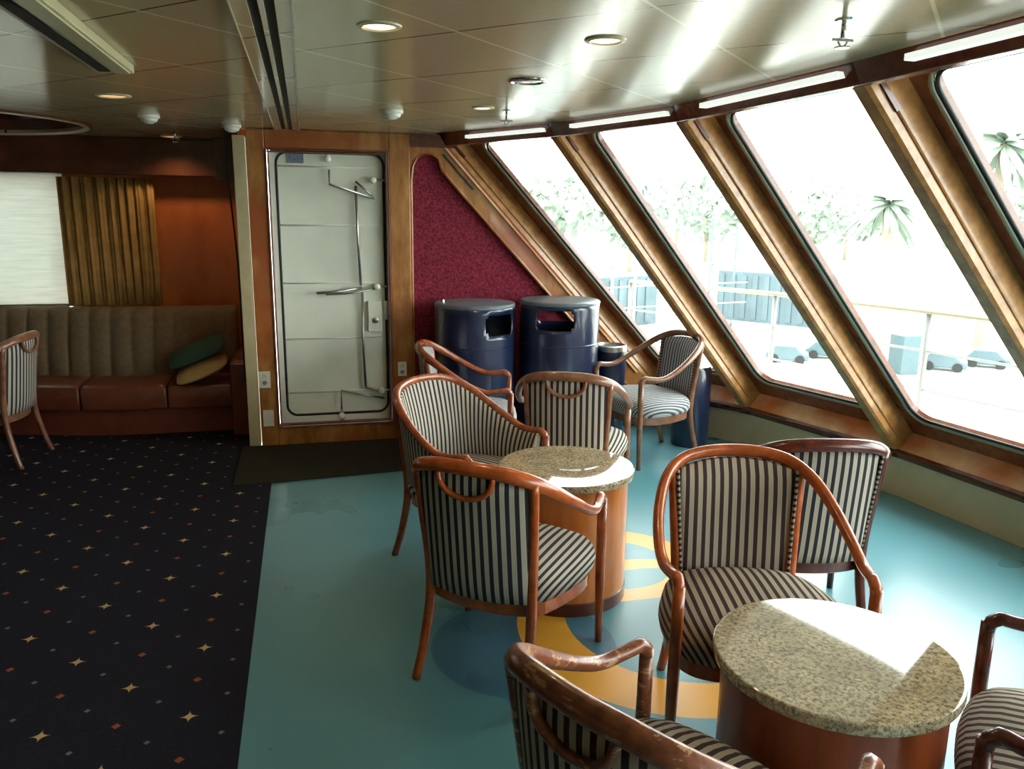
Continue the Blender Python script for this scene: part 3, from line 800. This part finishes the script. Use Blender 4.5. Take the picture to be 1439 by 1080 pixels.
# ================================================================== SOFA
def sofa():
    r = tag(empty('sofa', (-1.3, 6.2, 0)), 'long curved brown leather sofa with channelled taupe back, under the blind-covered window', 'sofa')
    def fy(x):  # front line in plan
        return 6.03 if x > -1.2 else 6.03+.30*(-1.2-x)**1.6*.75
    off = Vector((1.3, -6.2, 0))
    XL, XR = -3.3, -.54
    def strip(name, y0f, z0, y1f, z1, xa, xb, m, round_=0, parent=r, n=24):
        bm = bmesh.new(); rings = []
        for i in range(n+1):
            x = xa+(xb-xa)*i/n
            ya, yb_ = y0f(x), y1f(x)
            e = min(1, min(i, n-i)/1.5+.0)
            q = round_
            pr = [(ya, z0), (yb_, z0), (yb_, z1-q*.2), (yb_-q, z1), (ya+q*1.2, z1), (ya+q*.3, z1-q*.35), (ya, z1-q)] if q else [(ya, z0), (yb_, z0), (yb_, z1), (ya, z1)]
            s = 1 if not q else (.985 if i in (0, n) else 1)
            rings.append([bm.verts.new(Vector((x, a, b if not q or b < z1-q*.5 else b-(.012 if i in (0, n) else 0)))+off) for a, b in pr])
        L = len(rings[0])
        for A, B in zip(rings, rings[1:]):
            for k in range(L): bm.faces.new((A[k], A[(k+1) % L], B[(k+1) % L], B[k]))
        bm.faces.new(rings[0]); bm.faces.new(rings[-1])
        return from_bm(name, bm, m, parent)
    strip('base', lambda x: fy(x)+.03, .0, lambda x: min(6.76, fy(x)+.60), .20, XL, XR, MT['leather'])
    xs = [-.555, -1.00, -1.58, -2.15, -2.75, -3.3]
    for a, b in zip(xs[1:], xs):
        o = strip('seat_cushion', lambda x: fy(x)-.03, .20, lambda x: min(6.7, fy(x)+.46), .375, a+.006, b-.006, MT['leather'], .035); bev(o, .008, 2)
        for p in o.data.polygons: p.use_smooth = True
    # channelled back
    bm = bmesh.new(); N = 230; cw = .150; g = []
    for i in range(N+1):
        x = XL+(XR-XL)*i/N; ph = ((x-XR)/cw) % 1.0; pf = .030*abs(math.sin(PI*ph))**.55
        y0 = min(6.72, fy(x)+.36); row = []
        for dy, z in ((.03, .33), (-pf, .36), (-pf+.02, .50), (-pf+.06, .65), (-pf+.105, .78), (-pf*.8+.135, .83), (-pf*.3+.17, .857), (.22, .862), (.27, .84), (.27, .3)):
            row.append(bm.verts.new(Vector((x+(.02 if z > .6 else 0)*0, min(6.79, y0+dy), z+(pf*.25 if z > .8 else 0)))+off))
        g.append(row)
    for A, B in zip(g, g[1:]):
        for k in range(len(A)-1): bm.faces.new((A[k], A[k+1], B[k+1], B[k]))
    bm.faces.new(g[0]); bm.faces.new(g[-1]); from_bm('backrest', bm, MT['taupe'], r, True)
    o = strip('armrest', lambda x: 5.90, .0, lambda x: 6.74, .55, -.555, -.43, MT['leather'], .03, n=4); bev(o, .01, 2)
    return r
sofa()
def pillow(name, loc, rx, ry, rz, sx, sy, sz, m, label):
    bm = bmesh.new(); bmesh.ops.create_uvsphere(bm, u_segments=32, v_segments=16, radius=1)
    for v in bm.verts:
        c = v.co; q = 4.0
        k = (abs(c.x)**q+abs(c.y)**q)**(1/q)/max(1e-6, math.hypot(c.x, c.y)) if math.hypot(c.x, c.y) > 1e-4 else 1
        h = math.hypot(c.x, c.y); 
        x, y = (c.x/k, c.y/k) if k else (c.x, c.y)
        v.co = Vector((x*sx, y*sy, math.copysign(abs(c.z)**1.3, c.z)*sz))
    o = from_bm(name, bm, m, None, True); o.location = loc; o.rotation_euler = (rx, ry, rz)
    return tag(o, label, 'cushion')
pillow('cushion', (-.76, 6.05, .475), math.radians(15), -math.radians(22), 0, .19, .15, .05, MT['yellow'], 'mustard yellow cushion lying under the green one on the sofa')
pillow('cushion', (-.80, 6.14, .585), math.radians(18), -math.radians(22), 0, .21, .15, .042, MT['green'], 'dark green cushion leaning on top of the yellow one at the sofa end')

# curtain
bm = bmesh.new(); g = []; N = 160
rnd = random.Random(4)
for i in range(N+1):
    t = i/N; x = -1.76+.66*t
    d = .018*math.sin(t*2*PI*9+1.2*math.sin(t*9))+.008*math.sin(t*2*PI*23)
    g.append([bm.verts.new((x+(1-z_)*.0, 6.715+d*(.6+.4*z_), .872+.948*z_)) for z_ in (0, .25, .5, .75, 1)])
for A, B in zip(g, g[1:]):
    for k in range(4): bm.faces.new((A[k], A[k+1], B[k+1], B[k]))
o = from_bm('curtain', bm, MT['curtain'], None, True, False); md = o.modifiers.new('t', 'SOLIDIFY'); md.thickness = .004
tag(o, 'gold-brown pleated curtain hanging beside the blind behind the sofa', 'curtain')

# door mat
bm = bmesh.new(); pts = [(-.47, 4.75), (.62, 4.84), (.62, 5.55), (-.34, 5.55), (-.36, 5.56), (-.47, 5.56)]
A = [bm.verts.new((x, y, .001)) for x, y in pts]; B = [bm.verts.new((x, y, .013)) for x, y in pts]
bm.faces.new(A); bm.faces.new(B)
for i in range(len(pts)): bm.faces.new((A[i], A[(i+1) % len(pts)], B[(i+1) % len(pts)], B[i]))
tag(from_bm('door_mat', bm, MT['mat']), 'dark charcoal mat on the floor in front of the white steel door', 'mat')

# outlets on the door frame
def outlet(name, x, z, w_, h, y, label, cat, sockets=True):
    o = box(name, (x-w_/2, y-.007, z-h/2), (x+w_/2, y, z+h/2), MT['plate'], None, .002); tag(o, label, cat)
    if sockets:
        for dz in (.022, -.022):
            s = lathe('socket', [(0, .003), (.013, .003), (.015, 0)], MT['base_wall'] if dz > 0 else MT['sticker'], o, 16)
            s.matrix_local = Matrix.Translation((x, y-.007, z+dz)) @ Matrix.Rotation(PI/2, 4, 'X')
    return o
outlet('power_outlet', -.305, .475, .075, .115, 5.555, 'ivory double power outlet on the left post of the door frame, above the blank plate', 'outlet')
outlet('blank_plate', -.293, .205, .07, .115, 5.555, 'plain blank cover plate low on the left post of the door frame', 'plate', False)
outlet('power_outlet', .625, .515, .06, .10, 5.555, 'ivory power outlet on the right post of the door frame beside the burgundy wall', 'outlet')
tag(tube('cable', catmull([(-.47, 5.62, 2.10), (-.475, 5.62, 1.9), (-.455, 5.62, 1.6), (-.435, 5.60, 1.2), (-.434, 5.60, .7), (-.434, 5.6, .45)], 6), .006, MT['rubber'], None, 8), 'black cable hanging down beside the cream corner post', 'cable')

# ================================================================== CEILING FITTINGS
def downlight(x, y, label, r=.045, lit=True, m='lamp'):
    o = tag(empty('downlight', (x, y, CEIL)), label, 'downlight', 'round ceiling downlights')
    lathe('trim_ring', [(r, -.002), (r+.004, -.007), (r+.016, -.004), (r+.018, 0), (r, .001)], MT['cream_metal'] if lit else MT['chrome'], o, 32)
    lathe('lamp', [(0, -.004), (r*.8, -.004), (r+.001, -.001)], MT[m] if lit else MT['grille'], o, 32)
    if lit:
        ld = bpy.data.lights.new('glow', 'SPOT'); ld.energy = 6; ld.color = (1, .68, .38); ld.spot_size = 2.3; ld.shadow_soft_size = .04; ld.spot_blend = .6
        lo_ = bpy.data.objects.new('glow', ld); C.objects.link(lo_); lo_.parent = o; lo_.location = (0, 0, -.03)
    return o
downlight(.225, 2.415, 'lit round downlight nearest the top edge, right of the black slotted strip')
downlight(.89, 2.40, 'lit round downlight nearest the windows')
downlight(.87, 3.205, 'large unlit chrome downlight in the window glare', .062, False)
downlight(-.83, 4.22, 'lit amber downlight left of the black slotted strip', .06, True, 'amber')
downlight(.88, 4.07, 'small lit downlight in line with the burgundy wall', .04)
downlight(-.90, 6.40, 'lit amber downlight over the sofa', .055, True, 'amber')
def sprinkler(x, y, label):
    o = tag(empty('sprinkler', (x, y, CEIL)), label, 'sprinkler', 'ceiling sprinklers')
    lathe('collar', [(0, -.004), (.022, -.004), (.026, 0)], MT['chrome'], o, 20)
    tube('pipe', [(0, 0, 0), (0, 0, -.045)], .007, MT['chrome'], o, 8)
    bm = bmesh.new(); add_lathe(bm, [(0, -.07), (.020, -.07), (.020, -.067), (0, -.067)], 16)
    add_tube(bm, [(.01, 0, -.045), (.013, 0, -.056), (.003, 0, -.068)], .0025, 6); add_tube(bm, [(-.01, 0, -.045), (-.013, 0, -.056), (-.003, 0, -.068)], .0025, 6)
    add_tube(bm, [(-.03, 0, -.05), (.03, 0, -.05)], .004, 6)
    from_bm('deflector', bm, MT['steel'], o)
sprinkler(1.40, 1.98, 'chrome ceiling sprinkler close to the window header')
sprinkler(1.02, 4.15, 'chrome ceiling sprinkler beside the small lit downlight')
sprinkler(-.82, 6.0, 'chrome ceiling sprinkler over the sofa front')
def detector(x, y, label, r=.05):
    o = tag(empty('smoke_detector', (x, y, CEIL)), label, 'smoke detector', 'white ceiling detectors')
    lathe('detector_base', [(0, 0), (r*1.15, 0), (r*1.15, -.012), (r, -.016)], MT['white'], o, 28)
    lathe('detector_head', [(r*.95, -.014), (r*.85, -.03), (r*.4, -.042), (0, -.044)], MT['white'], o, 28)
detector(-.82, 5.05, 'white smoke detector left of the strip, near the amber downlight over the sofa')
detector(.46, 4.35, 'white smoke detector on the ceiling right of the steel door')
detector(-.41, 5.42, 'white ceiling detector above the cream corner post')
# slotted strip (air diffuser)
r = tag(empty('air_diffuser', (-.085, 1.4, CEIL)), 'long ceiling strip with two black slots running to the door frame', 'air vent')
bm = bmesh.new()
for a, b in ((-.075, -.030), (-.006, .010), (.034, .078)): add_box(bm, (a, -3.5, -.010), (b, 4.13, .0))
bev(from_bm('diffuser_frame', bm, MT['ceiling'], r), .002)
for a, b in ((-.030, -.006), (.010, .034)): box('slot', (a, -3.5, -.003), (b, 4.13, -.001), MT['dark'], r)
bm = bmesh.new()
for a in (-.076, .074): add_box(bm, (a, -3.5, -.013), (a+.004, 4.13, -.001))
from_bm('edge_trim', bm, MT['cream_metal'], r)
# surface light / diffuser top left
r = tag(empty('ceiling_fixture', (-.64, 1.3, CEIL)), 'long cream ceiling fixture with a black slot in the top left corner', 'ceiling fixture')
box('housing', (-.065, -3, -.03), (.065, 2.02, 0), MT['cream_metal'], r, .004)
box('slot', (-.045, -3, -.034), (-.008, 1.98, -.030), MT['dark'], r)
box('lens', (.005, -3, -.036), (.055, 1.99, -.030), MT['cream_metal'], r)

# ================================================================== OUTSIDE
dk = tag(prism('outer_deck', [(2.6, -3), (5.05, -3), (5.2, 1), (5.08, 3.6), (4.72, 5.15), (4.30, 6.6), (3.48, 8.1), (3.3, 9.8), (2.6, 9.8)], -.35, -.30, MT['deck']), 'pale ship deck outside the windows', 'deck', kind=S)
dk.name = 'deck_floor'
def railing(pts, label, top, zt=.9, zb=-.3, m='rail', npost=3, name='deck_railing'):
    r = tag(empty(name, (pts[0][0], pts[0][1], zb)), label, 'railing'); o = Vector((pts[0][0], pts[0][1], zb))
    P = [Vector((x, y, zt))-o for x, y in pts]
    tube('top_rail', P, .035, MT[m], r, 10, rz=.02)
    bm = bmesh.new()
    for z in (.3, .6): add_tube(bm, [p-Vector((0, 0, z)) for p in P], .010, 6)
    from_bm('lower_rail', bm, MT['railw'], r, True)
    for i, (a, b) in enumerate(zip(P, P[1:])):
        for k in range(npost):
            q = a.lerp(b, k/npost); tube('post', [q, Vector((q.x, q.y, 0))], .022, MT['railw'], r, 8)
railing([(3.33, 7.97), (4.14, 6.5), (4.56, 5.08), (4.9, 3.6), (5.0, 1.0), (4.9, -2.9)], 'cream handrail with white posts outside the slanted windows', True, npost=1)
railing([(3.2, 9.95), (4.5, 10.6), (6.5, 11.0)], 'farther cream handrail seen through the leftmost window', True, npost=3, zt=.9)
tag(prism('lower_deck', [(2.9, 9.85), (4.5, 10.45), (6.6, 10.9), (6.5, 12.5), (2.5, 12.5)], -.35, -.30, MT['deck']), kind=S)
tag(box('ground', (-900, -900, -9.2), (2500, 2500, -9.0), MT['ground']), kind=S)
def gx(px, py, z=-9.0):
    """place on a plane at height z below the window pixel of the photograph"""
    d = Fv*f_px+R2*(px-719.5)-U2*(py-540); t = (z-CAMH)/d.z
    return Vector((0, 0, CAMH))+d*t
# tall sheds and fences beyond the quay
def shed(p, q, h, m, label, cat='shed', name='shed', depth=6):
    a, b = Vector(p), Vector(q); d = (b-a); L = d.length; u = d.normalized(); n = Vector((-u.y, u.x, 0))
    if n.dot(a) < 0: n = -n
    bm = bmesh.new(); mt = Matrix(((u.x, n.x, 0, a.x), (u.y, n.y, 0, a.y), (0, 0, 1, -9), (0, 0, 0, 1)))
    add_box(bm, (0, 0, 0), (L, depth, h), mt)
    k = int(L/1.2)
    for i in range(k):
        add_box(bm, (i*1.2+.2, -.12, .3), (i*1.2+.75, 0, h-.3), mt)
    o = from_bm(name, bm, MT[m]); tag(o, label, cat); return o
def at(px, D, z):
    """point at plan distance D along the direction of column px"""
    d = Fv*f_px+R2*(px-719.5)+U2*160; d.z = 0; d.normalize(); return Vector((d.x*D, d.y*D, z))
shed(at(800, 72, 0), at(925, 80, 0), 4.8, 'shed', 'blue-grey ribbed warehouse across the quay, seen through the leftmost window', 'building', 'warehouse')
shed(at(1010, 86, 0), at(1150, 82, 0), 5.0, 'shed', 'grey ribbed warehouse across the quay, seen through the second window', 'building', 'warehouse')
shed(at(885, 50, 0), at(960, 50, 0), 2.2, 'shedw', 'pale low shed on the quay left of the second post', 'building', 'shed')
def vehicle(px, D, L, h, label, m='shed'):
    p = at(px, D, -9); r = tag(empty('car', p, -math.atan2(p.x, p.y)), label, 'car', 'parked cars on the quay')
    bm = bmesh.new(); 
    prof = [(-L/2, .25), (L/2, .25), (L/2, h*.55), (L*.36, h*.6), (L*.18, h), (-L*.28, h), (-L*.42, h*.62), (-L/2, h*.58)]
    A = [bm.verts.new((x, -.85, z)) for x, z in prof]; B = [bm.verts.new((x, .85, z)) for x, z in prof]
    bm.faces.new(A); bm.faces.new(B)
    for i in range(8): bm.faces.new((A[i], A[(i+1) % 8], B[(i+1) % 8], B[i]))
    bev(from_bm('car_body', bm, MT[m], r), .08)
    for x in (-L*.3, L*.3):
        for y in (-.8, .8):
            q = lathe('wheel', [(0, .1), (.33, .1), (.33, -.1), (0, -.1)], MT['dark'], r, 16); q.matrix_local = Matrix.Translation((x, y, .33)) @ Matrix.Rotation(PI/2, 4, 'X')
for px, D, l, m in ((1116, 62, 'small parked car, leftmost of the four on the quay', 'shed'), (1172, 65, 'small parked car, second from the left of the four on the quay', 'bluebox'), (1342, 64, 'small parked car, third from the left of the four on the quay', 'shed'), (1404, 67, 'small parked car, rightmost of the four on the quay', 'bluebox')):
    vehicle(px, D, 3.0, 1.3, l, m)
p = at(1284, 61, -9); tag(box('container', (p.x-.7, p.y-.7, -9), (p.x+.7, p.y+.7, -6.3), MT['bluebox'], None, .05), 'tall blue-grey box standing on the quay in the third window', 'container')
# tree masses, each its own crown of leaf cards
def tree(px, D, w_, h, label, seed, palm=False):
    p = at(px, D, -9); r = tag(empty('palm_tree' if palm else 'tree', p), label, 'tree', 'distant trees ashore'); rn = random.Random(seed)
    bm = bmesh.new()
    if palm:
        tube('trunk', [(0, 0, 0), (.2, 0, h*.5), (0, 0, h)], [.45, .38, .34], MT['trunk'], r, 8)
        for i in range(46):
            a = rn.random()*2*PI; el = rn.uniform(-.6, 1.2); Lf = w_*.5*rn.uniform(.8, 1.1); prev = None
            for s in range(7):
                t = s/6; x = Lf*t*math.cos(el*.7); z = Lf*(math.sin(el)*t-.75*t*t)
                c = Vector((x*math.cos(a), x*math.sin(a), h+z)); sd = Vector((-math.sin(a), math.cos(a), 0))*(.22*Lf*math.sin(PI*min(1, t+.12))*.45); dr = Vector((0, 0, -.12*Lf*math.sin(PI*t)))
                cur = (bm.verts.new(c+sd+dr), bm.verts.new(c), bm.verts.new(c-sd+dr))
                if prev:
                    bm.faces.new((prev[0], prev[1], cur[1], cur[0])); bm.faces.new((prev[1], prev[2], cur[2], cur[1]))
                prev = cur
        from_bm('palm_crown', bm, MT['foliage'], r, False, False)
    else:
        tube('trunk', [(0, 0, 0), (0, 0, h*.5)], [.5, .35], MT['trunk'], r, 8)
        for i in range(420):
            th, ph = rn.random()*2*PI, math.acos(rn.uniform(-1, 1)); rr = rn.uniform(.55, 1)
            c = Vector((w_*.5*rr*math.sin(ph)*math.cos(th), w_*.5*rr*math.sin(ph)*math.sin(th), h*.62+h*.38*rr*math.cos(ph)))
            c *= 1+.12*noise.noise(c*.35)
            s = w_*.055*rn.uniform(.6, 1.4); u = Vector((rn.uniform(-1, 1), rn.uniform(-1, 1), rn.uniform(-1, 1))).normalized(); v = u.orthogonal().normalized()
            V = [bm.verts.new(c+u*s*a+v*s*b) for a, b in ((1, 0), (.2, .7), (-1, 0), (-.2, -.7))]; bm.faces.new(V)
        from_bm('foliage', bm, MT['foliage'], r, False, False)
for i, (px, D, w_, h, lb) in enumerate((
    (730, 150, 22, 16, 'round tree ashore, leftmost in the first window'), (790, 200, 22, 20, 'tree ashore beside the first window post'),
    (884, 150, 18, 17.5, 'broad tree ashore left of centre in the second window'), (948, 235, 24, 22.5, 'tree ashore in the middle of the second window'),
    (990, 180, 20, 19.5, 'tree ashore near the second window post'), (1125, 170, 20, 17.5, 'low tree ashore at the left of the third window'),
    (1185, 215, 24, 19, 'low tree ashore left of the palm'), (1398, 140, 20, 17.5, 'tree ashore in the rightmost window'),
    (1450, 175, 24, 20, 'tree ashore cut by the right edge'))):
    tree(px, D, w_, h, lb, i)
tree(1240, 60, 6.0, 11.4, 'palm tree in the third window', 31, True)
tree(1388, 75, 8.0, 16.2, 'taller palm in the rightmost window', 32, True)
def pole(px, D, h, lb):
    p = at(px, D, -9); tag(tube('lamp_post', [p, p+Vector((0, 0, h))], [.12, .08], MT['shed'], None, 8), lb, 'pole', 'light poles on the quay')
pole(998, 70, 10.3, 'thin pole on the quay seen in the second window, left one of two'); pole(1032, 75, 9.6, 'thin pole on the quay seen in the second window, right one of two')
